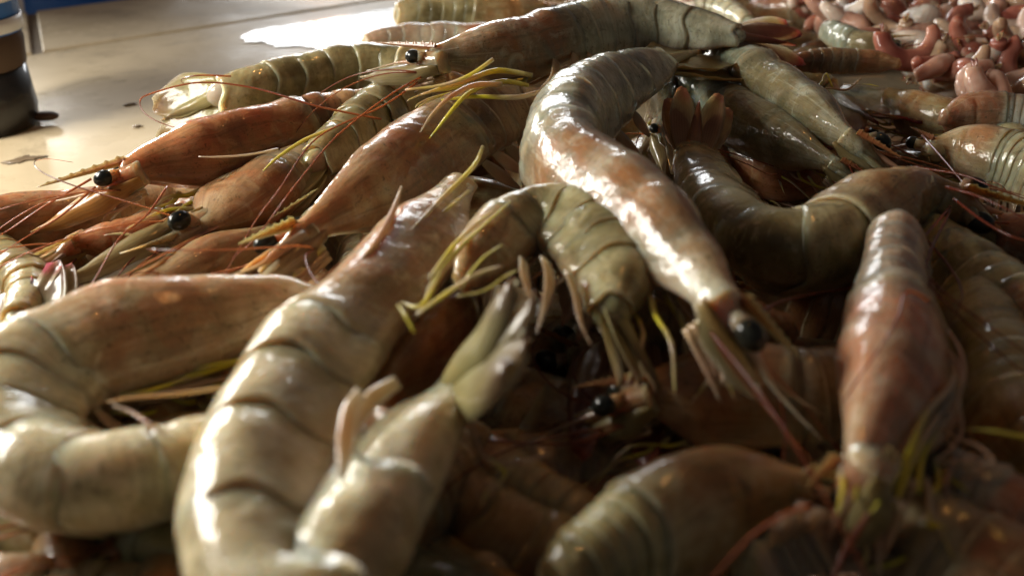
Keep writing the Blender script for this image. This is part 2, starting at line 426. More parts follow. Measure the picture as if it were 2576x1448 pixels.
SEGB = [0, .25, .41, .57, .73, .87, 1.0]
def prop(o, label, cat, group=None):
    o['label'] = label; o['category'] = cat
    if group: o['group'] = group
GROUP = 'raw shrimps heaped on the counter'
RADII = []; rj = random.Random(4)
def shrimp(pts, h, label, pal='olive', phi=(0, 0), cf=0.42, head=None, fan=None, fanm='olive', tail=True, heads=True,
           legs=True, legm='banded', swim=True, seed=0, spread=1.0, name='shrimp', scale_m='scale', world=None, group=GROUP, legside=0,
           eyes=True, leglen=1.0, carap=True, fanroll=0, extra=(), antennae=(), simple=False, fw=0.36, milky=False, hairs=4):
    rnd = random.Random(seed*13+5)
    if world: P3 = world
    else:
        P3 = []
        for q in pts:
            hh = h + (q[3] if len(q) > 3 else 0)
            P3.append((P(q[0], q[1], hh), q[2]*0.555*depth(q[0], q[1], hh)/FP))
    sp = Spine(P3, *phi)
    root = bpy.data.objects.new(name, None); col.objects.link(root); root.empty_display_size = 0.01
    mid = sp.at(0.5)[0]; root.location = (mid.x, mid.y, mid.z)
    prop(root, label, 'shrimp', group)
    RADII.append((label[:40], round(max(p[1] for p in P3)*1000, 1), round(sp.len*1000)))
    ms, mc = PAL[pal]
    ab = 1-cf if carap else 1.0
    NV = 18 if simple else 30
    for k in range(6):
        build_segment(sp, SEGB[k]*ab, SEGB[k+1]*ab, k == 0, ms, root, seed=seed+k, nv=NV, nu=6 if simple else 11)
    if carap: build_carapace(sp, ab, mc, root, seed=seed, nv=20 if simple else 36, nu=14 if simple else 30)
    # swimmerets under segments 1..5
    if swim and not simple:
        for k in range(1, 6):
            t = (SEGB[k]*0.45+SEGB[k+1]*0.55)*ab
            p, r, T, D, S = sp.frame(t)
            for sd in ((1, -1) if swim is True else (swim,)):
                q0 = p - D*r*0.72 + S*sd*r*0.5
                dr = (-D*1.0 - T*rnd.uniform(0.15, 0.7) + S*sd*rnd.uniform(-0.1, 0.35)).normalized()
                ln = r*rnd.uniform(0.95, 1.35)
                bl = blade('swimmeret', q0, dr, (T*0.4 + S*sd).normalized(), ln, r*0.36, LEG['swim'], root, 'leaf', 0.25, -0.25*rnd.random(), 0.1, nu=8, nv=5, seed=seed+k)
    # tail fan
    if tail:
        p, r, T, D, S = sp.frame(0.0)
        r *= 0.9
        if fan:
            tgt = P(*fan); d = (tgt-p); ln = d.length; d.normalize()
        else: d = -T; ln = r*3.2
        D2 = (D - d*D.dot(d)).normalized(); S2 = d.cross(D2)
        if fanroll: D2 = D2*math.cos(R(fanroll)) + S2*math.sin(R(fanroll)); S2 = d.cross(D2)
        fm = FAN[fanm]
        ball('tail_joint', p, (d, S2, D2), (r*0.95, r*0.66, r*0.80), FLESH if milky else ms, root)
        blade('telson', p + D2*r*0.25 - d*r*0.3, d, D2, ln*0.90, r*1.15, ms if simple else fm, root, 'telson', 0.35, 0.05, -0.12, seed=seed)
        if not simple or rnd.random() < .5:
            for sd in (1, -1):
                for kk, (an, lf, off) in enumerate(((11, 1.0, -0.02), (25, 0.94, -0.22))):
                    an2 = R(an*spread*rnd.uniform(0.8, 1.2))
                    dd = d*math.cos(an2) + S2*sd*math.sin(an2) - D2*0.06*kk
                    blade('uropod', p + S2*sd*r*0.42 + D2*r*off, dd, D2, ln*lf, max(r*1.1, ln*fw), fm, root, 'uropod', 0.10, 0.06*rnd.uniform(-.5, 1.5), 0.13*rnd.uniform(.3, 1.4), seed=seed+kk*3+sd)
    if carap and heads:
        p, r, T, D, S = sp.frame(1.0)
        Rb = max(sp.at(ab + (1-ab)*x)[1] for x in (0.2, 0.5, 0.7))
        if head:
            tgt = P(*head); Fd = tgt-(p + D*r*0.4); HL = Fd.length; Fd.normalize()
        else: Fd = T; HL = Rb*2.2
        D2 = (D - Fd*D.dot(Fd)).normalized(); S2 = Fd.cross(D2)
        pb, rb, Tb, Db, Sb = sp.frame(1-(1-ab)*0.30)
        O = p + D2*r*0.80 - Fd*r*0.25
        rostrum(O, Fd, D2, S2, HL*(0.75 if eyes == 1 else 1.0)+r*0.25, Rb, ROS, root)
        if eyes:
            for sd in ((1, -1) if eyes is True else (eyes,)):
                c = p + Fd*Rb*0.40 + S2*sd*Rb*0.43 + D2*Rb*0.30
                e = ball('eye', c, (Fd, S2, D2), (Rb*0.28, Rb*0.215, Rb*0.215), EYE, root)
                tube('eyestalk', [p + D2*r*0.35 + S2*sd*r*0.12, c - Fd*Rb*0.16], [Rb*0.13, Rb*0.17], mc, e, nv=8, sub=2)
        if not simple:
            tube('face', [p - Fd*r*0.7 + D2*r*0.12, p + D2*r*0.10 + Fd*r*0.1, p + Fd*Rb*0.55 + D2*r*0.02, p + Fd*Rb*1.15 - D2*r*0.06],
                 [r*0.56, r*0.60, r*0.40, r*0.10], mc, root, nv=14, sub=6, flat=0.85)
            sm = FAN[scale_m]
            for sd in (1, -1):
                blade('antennal_scale', p + S2*sd*r*0.40 - D2*r*0.14 - Fd*Rb*0.45, Fd*1.0 + S2*sd*0.02 - D2*0.04, (S2*sd*0.85 + D2*0.5), max(Rb*1.6, min(HL*0.95+Rb*0.4, Rb*3.6)), max(r*1.3, Rb*0.58), sm, root, 'scale', 0.14, 0.05, -0.22, nu=12, nv=7, seed=seed+sd)
                # antennules
                a0 = p + S2*sd*Rb*0.16 + D2*Rb*0.12
                tube('antennule', [a0, a0+Fd*Rb*0.7, a0+Fd*Rb*1.3+S2*sd*Rb*0.08, a0+Fd*Rb*rnd.uniform(1.9, 2.6)+S2*sd*Rb*rnd.uniform(0, .5)-D2*Rb*rnd.uniform(-.3, .3)],
                     [Rb*0.12, Rb*0.10, Rb*0.035, Rb*0.012], mc if sd > 0 else LEG['pink'], root, nv=6, sub=4)
                for q in range(3):   # mouth feelers
                    b0 = p - D2*Rb*(0.25+0.12*q) + S2*sd*Rb*0.25
                    tube('mouth_leg', [b0-Fd*Rb*0.2, b0+Fd*Rb*0.6-D2*Rb*0.1, b0+Fd*Rb*rnd.uniform(0.8, 1.2)+S2*sd*Rb*rnd.uniform(-.2, .25)-D2*Rb*rnd.uniform(0, .35)],
                         [Rb*0.075, Rb*0.06, Rb*0.015], LEG['pink' if q else 'banded'], root, nv=6, sub=4, flat=0.6)
            if hairs:      # hair thin feelers lying over the heap
                for q in range(hairs):
                    sd = 1 if q % 2 else -1
                    d0 = (Fd + S2*sd*rnd.uniform(0.0, 0.9) + Vector((0, 0, rnd.uniform(0, .5)))).normalized()
                    a0 = p + S2*sd*Rb*0.3 - D2*Rb*0.2; pth = [a0]; bend = rnd.uniform(-0.55, 0.55)
                    for k in range(7):
                        a0 = a0 + d0*0.014*rnd.uniform(.7, 1.2); a0.z = min(max(a0.z, 0.030 if a0.x > -0.12 else 0.006), 0.075); pth.append(a0.copy())
                        d0 = Vector((d0.x*math.cos(bend)-d0.y*math.sin(bend), d0.x*math.sin(bend)+d0.y*math.cos(bend), d0.z-0.18)).normalized()
                    tube('antenna', pth, [0.00034*(1-0.1*k) for k in range(8)], ANT, root, nv=4, sub=5)
    if carap and legs and not simple:
        Rb = max(sp.at(ab + (1-ab)*x)[1] for x in (0.2, 0.5, 0.7))
        for sd in ((1, -1) if legside == 0 else (legside,)):
            for q in range(7):
                t = ab + (1-ab)*(0.10+0.115*q)
                pl, rl, Tl, Dl, Sl = sp.frame(t)
                a0 = pl - Dl*rl*0.78 + Sl*sd*rl*rnd.uniform(0.2, 0.5)
                j1 = a0 - Dl*Rb*rnd.uniform(.05, .28) + Tl*Rb*rnd.uniform(.35, .6) + Sl*sd*Rb*rnd.uniform(0.0, .22)
                j2 = j1 + Tl*Rb*rnd.uniform(.5, 1.0)*leglen - Dl*Rb*rnd.uniform(-.10, .16) + Sl*sd*Rb*rnd.uniform(-.15, .1)
                j3 = j2 + (Tl*rnd.uniform(.1, .9) - Dl*rnd.uniform(-.1, .55) + Sl*sd*rnd.uniform(-.3, .3))*Rb*leglen
                j4 = j3 + ((j3-j2).normalized()*0.4 + Tl*rnd.uniform(-.3, .3) - Dl*rnd.uniform(0, .3))*Rb*0.5
                tube('leg', [a0, j1, j2, j3, j4], [Rb*.085, Rb*.07, Rb*.055, Rb*.035, Rb*.008], LEG[(legm, 'pink', 'banded')[q % 3]], root, nv=6, sub=3, flat=.65)
    for e in extra:      # single limbs the photograph shows: (name, material, [(px, py, h, width px)...])
        pp = [P(a, b_, c) for a, b_, c, d in e[2]]; rr = [d*0.36*depth(a, b_, c)/FP for a, b_, c, d in e[2]]
        sw = e[0] == 'swimmeret'; tube(e[0], pp, [x*(1.7 if sw else 1) for x in rr], LEG[e[1]] if e[1] in LEG else ANT, root, nv=8, sub=4, flat=0.22 if sw else 0.75)
    for path in antennae:
        pp = [P(a, b_, c) for a, b_, c in path]
        n = len(pp); rr = [0.00045*(1-0.7*i/(n-1)) for i in range(n)]
        tube('antenna', pp, rr, ANT, root, nv=5, sub=7)
    return root

# ------------------------------------------------------------------ the shrimps one by one
# (px, py, width px [, extra height]) from tail joint to front of the head
shrimp([(1850,92,62),(1760,80,96),(1640,68,120),(1520,72,132),(1410,98,136),(1310,128,140),(1200,152,134),(1090,164,100)], 0.066,
       "long shrimp across the top of the heap, white light along its back", 'grey', (-6, -14), 0.42,
       head=(905,150,0.062), fan=(2030,118,0.060), fanm='red', fanroll=48, fw=.30, seed=1, legm='banded', spread=0.8, leglen=1.4,
       extra=[('leg','banded',[(1340,190,0.067,21),(1250,178,0.069,27),(1180,200,0.070,27),(1110,222,0.070,18),(1060,238,0.069,8)]),
              ('leg','all_yellow',[(1330,215,0.065,18),(1260,205,0.067,24),(1190,228,0.068,24),(1150,262,0.067,21),(1095,330,0.060,10),(1080,348,0.060,4)]),
              ('leg','pink',[(1260,212,0.069,21),(1190,215,0.071,24),(1130,246,0.071,21),(1085,290,0.067,13),(1058,332,0.065,5)]),
              ('leg','yellow',[(1370,228,0.065,18),(1300,245,0.067,21),(1200,243,0.067,16),(1110,252,0.067,8)]),
              ('leg','banded',[(1240,150,0.083,18),(1180,190,0.079,16),(1110,215,0.075,16),(1020,226,0.073,10)]),
              ('swimmeret','swim',[(1450,130,.062,26),(1440,185,.060,22),(1400,225,.060,14),(1368,290,.060,5)]),
              ('swimmeret','swim',[(1490,130,.060,26),(1478,190,.059,22),(1440,232,.059,12),(1412,290,.059,5)]),
              ('swimmeret','swim',[(1400,150,.062,24),(1392,200,.062,20),(1360,230,.062,12),(1340,272,.062,5)])],
       antennae=[[(1075,185,.062),(980,240,.062),(850,340,.055),(740,470,.050),(650,590,.045),(585,650,.042)],
                 [(1060,200,.060),(960,268,.058),(800,345,.052),(700,480,.050),(640,560,.046),(560,700,.04)]])
shrimp([(560,238,92),(640,228,106),(740,208,118),(850,190,122),(960,182,124),(1060,190,126),(1200,215,120)], 0.040,
       "olive shrimp under the topmost one's head, tail fan over the beige tile", 'olive', (-4, -8), 0.3,
       fan=(380,318,.024), fanm='olive', heads=False, seed=2, legs=False, spread=0.8, fanroll=-45, fw=.5, milky=True,
       antennae=[[(960,300,.050),(800,268,.056),(640,222,.060),(500,208,.062),(380,236,.060),(352,256,.058),(370,290,.055),(430,318,.052),(520,335,.045)],
                 [(580,192,.052),(500,190,.055),(458,200,.052),(462,212,.050)]])
shrimp([(1000,300,120),(900,300,130),(790,318,136),(700,345,150),(600,372,158),(490,408,158),(400,430,142),(325,455,112)], 0.040,
       "rust brown shrimp at the left edge of the heap, black eye, beak down left", 'rust', (-14, -22), 0.62,
       head=(50,540,.028), fan=(1080,290,.04), tail=False, seed=3, legs=True, legside=-1, scale_m='orange', leglen=1.2,
       antennae=[[(240,470,.040),(150,545,.034),(60,600,.03),(-30,660,.03)], [(230,450,.042),(110,520,.036),(20,580,.03),(-40,610,.03)]])
shrimp([(800,410,104),(860,375,128),(930,330,158),(1000,292,176),(1090,275,170),(1180,270,160)], 0.038,
       'yellow olive shrimp tail behind the brown one, fan folded down to the left', 'olive', (30, 20), 0.2,
       fan=(650,490,.034), fanm='olive', heads=False, seed=4, legs=False, spread=0.7, fanroll=-45, fw=.34,
       extra=[('leg','all_yellow',[(845,320,.05,10),(770,350,.05,14),(700,395,.048,12),(662,430,.046,5)]),
              ('leg','pink',[(700,375,.052,10),(620,390,.052,9),(540,395,.052,8),(500,394,.052,4)])])
shrimp([(1500,290,80),(1400,290,110),(1300,292,140),(1205,315,165),(1125,358,184),(1045,415,198),(955,485,185),(860,550,150),(760,610,112)], 0.046,
       'large brown shrimp slanting down left below the topmost one, plain smooth head shell', 'brown', (-35, -28), 0.55,
       head=(590,690,.046), tail=False, eyes=1, scale_m='brown_scale', seed=5, legside=-1, legm='pink', leglen=1.6,
       extra=[('leg','banded',[(1215,370,.058,16),(1190,420,.060,18),(1110,500,.060,16),(1030,585,.060,14),(985,620,.058,8)]),
              ('leg','pink',[(1010,470,.062,10),(985,540,.062,26),(940,620,.062,24),(880,690,.060,18),(836,742,.058,8)]),
              ('leg','banded',[(1180,480,.058,12),(1060,580,.058,14),(960,660,.056,14),(880,712,.056,8)])])
shrimp([(1655,168,96),(1590,200,124),(1510,240,160),(1440,300,196),(1415,370,212),(1445,440,216),(1530,505,226),(1630,590,236),(1735,700,212),(1815,805,160)], 0.062,
       "big grey green shrimp curled mid heap, orange head shell with a white streak", 'grey', (-35, 38), 0.47,
       head=(1978,985,.050), fan=(1800,118,.058), fw=.3, fanroll=40, seed=6, legs=True, swim=True, scale_m='scale', spread=1,
       antennae=[[(1850,850,.056),(1900,900,.054),(1960,1000,.048),(1975,1120,.042),(1930,1300,.040)], [(1870,820,.056),(1960,760,.052),(2100,730,.046),(2200,720,.044)]],
       extra=[('leg','pink',[(1700,760,.052,20),(1760,820,.050,22),(1800,850,.048,16),(1850,905,.046,8)])])
shrimp([(1535,780,128),(1545,715,176),(1510,640,206),(1440,580,206),(1350,565,180),(1270,600,160),(1215,660,140),(1180,720,110)], 0.056,
       'olive shrimp bent over in the middle, pointed tail down, pink swimmerets showing', 'olive', (-52, -40), 0.3,
       fan=(1645,975,.046), fanm='olive', heads=False, seed=7, legs=False, spread=0.6, swim=True, fw=.2,
       extra=[('leg','all_yellow',[(1065,765,.060,6),(1090,705,.062,10),(1160,620,.064,12),(1230,555,.066,10),(1283,507,.066,4)]),
              ('leg','all_yellow',[(1165,720,.062,6),(1180,690,.064,12),(1220,645,.066,12),(1262,616,.066,6)]),
              ('leg','all_yellow',[(1150,745,.062,10),(1220,730,.063,12),(1270,695,.064,10),(1300,680,.064,6)]),
              ('leg','banded',[(1010,760,.058,10),(1060,770,.060,26),(1110,690,.062,22),(1180,600,.063,14),(1230,540,.064,8)]),
              ('swimmeret','swim',[(1318,655,.060,30),(1322,700,.060,34),(1336,752,.058,20),(1352,790,.056,6)]),
              ('swimmeret','swim',[(1372,655,.061,34),(1384,705,.060,36),(1372,765,.058,22),(1350,838,.055,6)]),
              ('swimmeret','swim',[(1432,690,.061,34),(1452,750,.059,34),(1462,812,.057,20),(1490,872,.055,6)]),
              ('leg','banded',[(1050,790,.062,14),(1120,740,.063,18),(1200,690,.064,16),(1262,668,.065,6)]),
              ('leg','banded',[(1080,700,.062,12),(1140,620,.064,18),(1200,560,.065,14),(1240,530,.066,6)]),
              ('leg','all_yellow',[(1003,768,.066,12),(1022,796,.066,18),(1042,836,.064,14)])])
shrimp([(1130,1000,100),(1090,1058,165),(1022,1150,225),(945,1265,262),(855,1400,300),(745,1530,310),(650,1395,330),(664,1200,325),(720,1055,305),(795,925,285),(880,830,250),(980,730,215),(1080,610,200),(1180,480,140)], 0.050,
       'huge pale shrimp doubled over in front, its bend cut by the bottom edge', 'pale', (55, 60), 0.40,
       fan=(1360,800,.074), fanm='olive', heads=False, seed=8, legs=False, swim=False, spread=0.8, fw=.42,
       extra=[('swimmeret','coral',[(905,985,.062,26),(880,1040,.062,40),(868,1120,.062,46),(860,1200,.062,20)]),
              ('swimmeret','swim',[(1000,960,.056,30),(940,1000,.058,40),(900,1060,.058,30),(880,1130,.058,14)])])
shrimp([(640,1090,130),(520,1150,225),(380,1195,262),(235,1215,275),(100,1185,280),(30,1100,276),(70,1000,290),(180,925,300),(310,878,290),(440,842,268),(580,815,235),(700,790,190),(800,790,140)], 0.040,
       'pale olive shrimp curled at the lower left, a rust patch on its head shell', 'pale', (50, 42), 0.42,
       tail=False, heads=False, seed=9, legs=True, swim=True,
       extra=[('swimmeret','coral',[(290,1020,.056,16),(340,1040,.056,26),(390,1075,.056,34),(440,1110,.054,14)]),
              ('swimmeret','swim',[(560,975,.045,30),(450,990,.046,34),(330,1000,.046,26),(270,1010,.046,14)])])
shrimp([(1742,395,96),(1775,470,136),(1840,560,180),(1940,622,214),(2050,625,232),(2130,585,240),(2200,540,236),(2290,515,214),(2390,520,170)], 0.046,
       "hook shaped olive shrimp at the right, orange shoulder, small fan standing up", 'olive', (-70, -30), 0.36,
       head=(2640,590,.036), fan=(1762,222,.066), fanm='brown', fanroll=80, fw=.36, seed=10, legs=True, legm='pink', swim=True, spread=0.9,
       antennae=[[(2380,470,.058),(2450,490,.060),(2520,520,.060),(2620,570,.058)], [(2400,500,.056),(2480,560,.056),(2560,600,.056),(2640,610,.056)],
                 [(2390,520,.054),(2300,640,.056),(2360,720,.056),(2460,800,.056),(2600,900,.054)], [(2390,530,.054),(2330,680,.056),(2420,800,.056),(2600,960,.05)]])
shrimp([(1740,110,100),(1800,150,130),(1890,205,150),(1980,262,150),(2070,320,142),(2150,370,100)], 0.048,
       "slate green shrimp slanting down right from under the red tail fan", 'slate', (-18, -18), 0.5,
       head=(2235,420,.044), eyes=-1, seed=11, legs=True, tail=False, swim=True)
shrimp([(1690,205,100),(1760,245,120),(1850,295,128),(1950,350,124),(2050,400,100),(2110,430,70)], 0.040,
       'slim dark olive shrimp lying close along the lower side of the slate green one', 'slate', (-10, -10), 0.5,
       head=(2200,480,.036), eyes=False, seed=12, legs=True, tail=False, swim=True)
shrimp([(2085,235,80),(2020,215,96),(1950,190,100),(1880,170,96),(1800,160,80)], 0.030,
       'shrimp tail with a wine red tipped fan and yellow feet beside it', 'olive', (0, 0), 0.2, heads=False,
       fan=(2232,318,.036), fanm='purple', seed=13, legs=False, spread=0.75, fanroll=15, fw=.34, swim=False,
       extra=[('leg','all_yellow',[(2020,222,.046,6),(2060,215,.048,8),(2078,185,.052,7),(2095,222,.048,8)]),
              ('leg','pink',[(2040,228,.047,8),(2090,222,.048,9),(2130,226,.049,12),(2165,198,.052,10)]),
              ('leg','yellow',[(2120,212,.050,6),(2180,212,.050,6),(2210,218,.049,4)])])
shrimp([(2258,600,150),(2250,680,160),(2248,760,190),(2250,850,252),(2252,950,280),(2238,1050,275),(2210,1150,250),(2185,1215,200)], 0.052,
       "pinkish shrimp hanging head down at the right, orange patch and yellow toes", 'pink', (-25, -35), 0.55,
       head=(2120,1260,.046), tail=False, eyes=False, seed=14, legs=True, legm='yellow', legside=-1, swim=False, leglen=.8,
       extra=[('leg','yellow',[(2390,900,.056,24),(2400,960,.057,26),(2330,1040,.057,30),(2290,1130,.056,28),(2250,1210,.054,22),(2190,1290,.052,8)]),
              ('leg','yellow',[(2405,980,.054,20),(2350,1060,.055,26),(2300,1150,.055,24),(2262,1240,.053,20),(2250,1275,.052,8)]),
              ('leg','yellow',[(2400,1020,.052,20),(2360,1080,.053,24),(2320,1150,.053,24),(2310,1235,.052,22)]),
              ('leg','yellow',[(2130,1120,.054,14),(2118,1180,.054,20),(2122,1220,.053,22),(2108,1290,.052,10)]),
              ('leg','pink',[(2380,940,.056,18),(2360,1010,.056,22),(2300,1080,.056,22),(2262,1150,.055,18),(2225,1215,.054,8)]),
              ('leg','yellow',[(2150,1080,.054,14),(2170,1140,.055,18),(2160,1200,.054,16),(2150,1262,.052,8)]),
              ('leg','pink',[(2410,1000,.054,14),(2420,1080,.054,16),(2390,1130,.053,14),(2350,1160,.052,8)]),
              ('leg','pink',[(2385,830,.058,12),(2415,880,.058,22),(2425,940,.057,22),(2410,990,.056,12)]),
              ('leg','pink',[(2340,860,.058,20),(2400,900,.058,22),(2418,960,.057,18),(2405,1040,.056,12)])],
       antennae=[[(2340,760,.064),(2300,735,.066),(2275,740,.066),(2262,790,.066),(2230,850,.066),(2160,950,.062),(2120,1010,.056)]])
shrimp([(1400,1480,180),(1470,1440,210),(1540,1400,240),(1620,1350,262),(1710,1300,272),(1810,1272,262),(1920,1254,220),(2015,1245,150)], 0.040,
       'dim shrimp at the bottom right, rust head shell ending in a dark green eye', 'olive', (12, 12), 0.62,
       head=(2200,1300,.034), tail=False, seed=15, legs=True, legm='pink', legside=1, swim=False, leglen=1.2,
       
       antennae=[[(2040,1270,.055),(1980,1290,.056),(1900,1340,.056),(1840,1400,.054),(1780,1470,.052)]])
shrimp([(2200,985,180),(2100,990,200),(2010,1000,215),(1900,995,230),(1780,1000,226),(1680,1010,200),(1600,1020,150)], 0.036,
       'brown shrimp lying level in the shadow below the beak of the curled one', 'brown', (-12, -12), 0.6,
       head=(1440,1040,.030), tail=False, seed=16, legs=True, swim=True)
shrimp([(2300,600,150),(2380,680,190),(2470,750,210),(2560,830,220),(2660,920,210)], 0.036,
       "olive shrimp running out of view at the right, feeler on its back", 'olive', (20, 20), 0.3,
       tail=False, heads=False, seed=17, legs=True, swim=True,
       antennae=[[(2330,600,.05),(2395,680,.052),(2420,740,.052),(2400,800,.05)]])
shrimp([(2440,760,160),(2480,860,200),(2520,980,220),(2560,1100,220),(2600,1230,200)], 0.036,
       'dark olive shrimp at the right edge with one yellow foot across it', 'olive', (20, 20), 0.3,
       tail=False, heads=False, seed=18, legs=True, swim=True,
       extra=[('leg','pink',[(2360,1060,.052,16),(2400,1100,.053,22),(2460,1120,.054,20),(2500,1160,.053,16),(2470,1170,.052,16),(2350,1158,.050,10)]),
              ('leg','all_yellow',[(2430,1078,.054,10),(2500,1084,.055,22),(2576,1098,.054,24),(2640,1100,.053,20)])])
shrimp([(2130,1230,190),(2230,1300,230),(2340,1390,270),(2470,1470,280),(2600,1560,280)], 0.034,
       'shadowed shrimp at the bottom right corner, back toward the view', 'brown', (20, 20), 0.3,
       tail=False, heads=False, seed=19, legs=True, swim=True)
shrimp([(2240,1200,160),(2350,1240,220),(2470,1300,240),(2600,1370,240)], 0.036,
       'dim shrimp lying just below the yellow foot at the right edge', 'pink', (20, 20), 0.3,
       tail=False, heads=False, seed=20, legs=True, swim=True)
shrimp([(1000,40,70),(1060,37,78),(1130,35,80),(1210,36,80),(1300,38,74),(1370,36,60)], 0.034,
       'farthest shrimp at the top edge, pale line of light down its back', 'olive', (-10, 0), 0.45,
       tail=False, heads=True, head=(1480,40,.036), seed=21, legs=False, swim=False)
shrimp([(920,106,40),(980,100,56),(1060,96,64),(1150,96,66),(1250,98,66),(1350,100,60)], 0.030,
       'pinkish olive shrimp peeping out behind the back of the topmost one', 'pink', (-10, 0), 0.45,
       tail=False, heads=False, seed=22, legs=False, swim=False)
shrimp([(860,400,120),(780,430,150),(700,470,180),(620,515,190),(550,555,180),(490,585,150)], 0.030,
       'shrimp head with two shining black eyes below the rust brown one', 'brown', (60, 70), 0.5,
       head=(150,760,.028), tail=False, seed=23, legs=True, swim=True, scale_m='scale',
       antennae=[[(420,470,.045),(370,540,.042),(300,600,.04),(240,700,.036),(200,760,.034)]])
shrimp([(520,560,100),(430,575,110),(340,600,110),(260,610,100),(190,620,90)], 0.024,
       'orange shrimp head behind the two black eyes, blades spread to the left edge', 'rust', (30, 30), 0.6,
       head=(-60,740,.020), tail=False, seed=24, legs=True, swim=False, scale_m='orange', legm='banded', eyes=False)
shrimp([(85,890,90),(75,960,110),(50,1050,120),(0,1150,130)], 0.020,
       'shrimp at the left edge seen only by its brown ribbed tail fan', 'brown', (-20, 0), 0.2, heads=False,
       fan=(78,665,.034), fanm='purple', seed=25, legs=False, swim=False, spread=0.7)
shrimp([(760,1130,150),(640,1220,170),(520,1300,180),(400,1350,170),(300,1390,140)], 0.022,
       'rust shrimp below the big pale ones at the bottom left', 'rust', (20, 20), 0.6,
       head=(60,1500,.018), tail=False, seed=26, legs=True, swim=False, scale_m='orange', legm='banded')
shrimp([(1180,1130,190),(1090,1220,220),(1000,1310,240),(900,1400,250),(800,1500,240)], 0.022,
       'brown shrimp in shadow beneath the doubled over pale one', 'brown', (20, 20), 0.5,
       tail=False, heads=False, seed=27, legs=True, swim=True)
shrimp([(1180,700,130),(1140,780,170),(1080,850,200),(1010,930,210),(960,1010,180)], 0.034,
       'amber brown shrimp between the doubled over one and the folded tail fan', 'rust', (20, 10), 0.6,
       tail=False, heads=False, seed=28, legs=True, swim=True)
shrimp([(1560,760,90),(1530,800,100),(1500,760,120),(1440,700,120)], 0.030,
       'shrimp end with a deep red tail fan hanging in the dark hollow', 'brown', (-20, 0), 0.2, heads=False,
       fan=(1535,1150,.030), fanm='brown', fw=.2, seed=29, legs=False, swim=False, spread=0.35)
shrimp([(1620,90,70),(1650,150,80),(1665,220,84),(1668,290,84),(1660,330,70)], 0.040,
       'grey shrimp head hanging in the gap right of the curled one', 'slate', (0, 10), 0.6,
       head=(1700,430,.036), tail=False, seed=30, legs=True, swim=False, legm='pink')
shrimp([(1820,330,80),(1880,400,110),(1950,440,120),(2020,450,120),(2080,440,100)], 0.026,
       'dark reddish shrimp deep in the hollow of the hooked one', 'rust', (0, 10), 0.5,
       tail=False, heads=False, seed=31, legs=True, swim=True, legm='pink')
shrimp([(2000,158,40),(2060,156,56),(2130,155,58),(2200,158,50),(2260,168,40)], 0.048,
       'small brown shrimp shell just past the tip of the red tail fan', 'brown', (0, 0), 0.4,
       tail=False, heads=False, seed=32, legs=False, swim=False)
shrimp([(2660,470,130),(2580,430,150),(2480,400,140),(2400,385,110),(2340,385,80)], 0.040,
       'pale pinkish shrimp at the right edge with bright glints on its face', 'pale', (-10, -10), 0.5,
       head=(2270,350,.038), tail=False, seed=33, legs=True, swim=True,
       antennae=[[(2320,340,.050),(2390,420,.052),(2440,480,.052),(2500,545,.05)],[(2300,420,.052),(2420,440,.054),(2500,470,.054),(2600,500,.052)]])
shrimp([(2680,330,90),(2600,310,110),(2510,300,116),(2430,300,110),(2370,310,80)], 0.044,
       'blurred tan shrimp at the right edge below the peeled pink ones', 'pink', (0, 0), 0.5,
       tail=False, heads=False, seed=34, legs=True, swim=True)
shrimp([(2600,420,90),(2500,350,110),(2400,320,110),(2300,290,100),(2230,260,80)], 0.036,
       'dark olive shrimp running from the wine red fan to the right edge', 'olive', (0, 0), 0.5,
       tail=False, heads=False, seed=35, legs=True, swim=True)
shrimp([(2760,700,140),(2680,650,150),(2600,620,150),(2520,600,120),(2450,575,90)], 0.034,
       'purple brown shrimp with a dull eye facing the hooked one', 'pink', (0, 0), 0.5,
       head=(2380,560,.034), tail=False, seed=36, legs=True, swim=True)
shrimp([(1480,1330,160),(1400,1290,180),(1310,1240,180),(1230,1180,160),(1190,1110,120)], 0.020,
       'shadowed shrimp in the dark hollow, pink jointed legs folded above it', 'brown', (20, 10), 0.5,
       tail=False, heads=False, seed=37, legs=True, swim=False, legm='pink',
       extra=[('leg','pink',[(1180,1020,.048,14),(1195,1100,.046,18),(1230,1160,.044,22),(1310,1160,.044,20),(1385,1140,.044,18)]),
              ('leg','banded',[(1230,1150,.046,14),(1270,1190,.044,22),(1230,1230,.042,20),(1210,1270,.04,10)])])
shrimp([(1900,1480,200),(2000,1440,240),(2110,1400,250),(2220,1380,200)], 0.030,
       'pale shrimp underside cut by the bottom edge, bristly legs upward', 'pale', (150, 150), 0.6,
       tail=False, heads=False, seed=38, legs=True, swim=True, legm='pink')
shrimp([(1880,60,50),(1840,40,60),(1790,25,66),(1720,15,66),(1640,5,60)], 0.036,
       'shrimp behind the tail of the topmost one, pale shell and amber glints', 'pale', (0, 0), 0.4,
       tail=True, fan=(1990,60,.04), fanm='olive', heads=False, seed=39, legs=True, swim=False)
shrimp([(1420,35,50),(1500,20,60),(1580,10,64),(1660,0,60)], 0.034,
       'brown shrimp touching the head of the farthest one at the top edge', 'brown', (0, 0), 0.4,
       tail=False, heads=False, seed=40, legs=False, swim=False)
shrimp([(2080,75,50),(2130,100,60),(2180,115,60),(2240,120,60)], 0.044,
       'dark shrimp between the topmost tail and the peeled pink ones', 'slate', (0, 0), 0.4,
       tail=False, heads=True, seed=41, legs=False, swim=False)
shrimp([(1580,740,180),(1680,800,200),(1780,830,200),(1880,850,190),(1980,850,150)], 0.034,
       'dark shrimp in the shadow right under the curled orange headed one', 'brown', (0, 0), 0.4,
       tail=False, heads=False, seed=42, legs=True, swim=True, legm='pink')
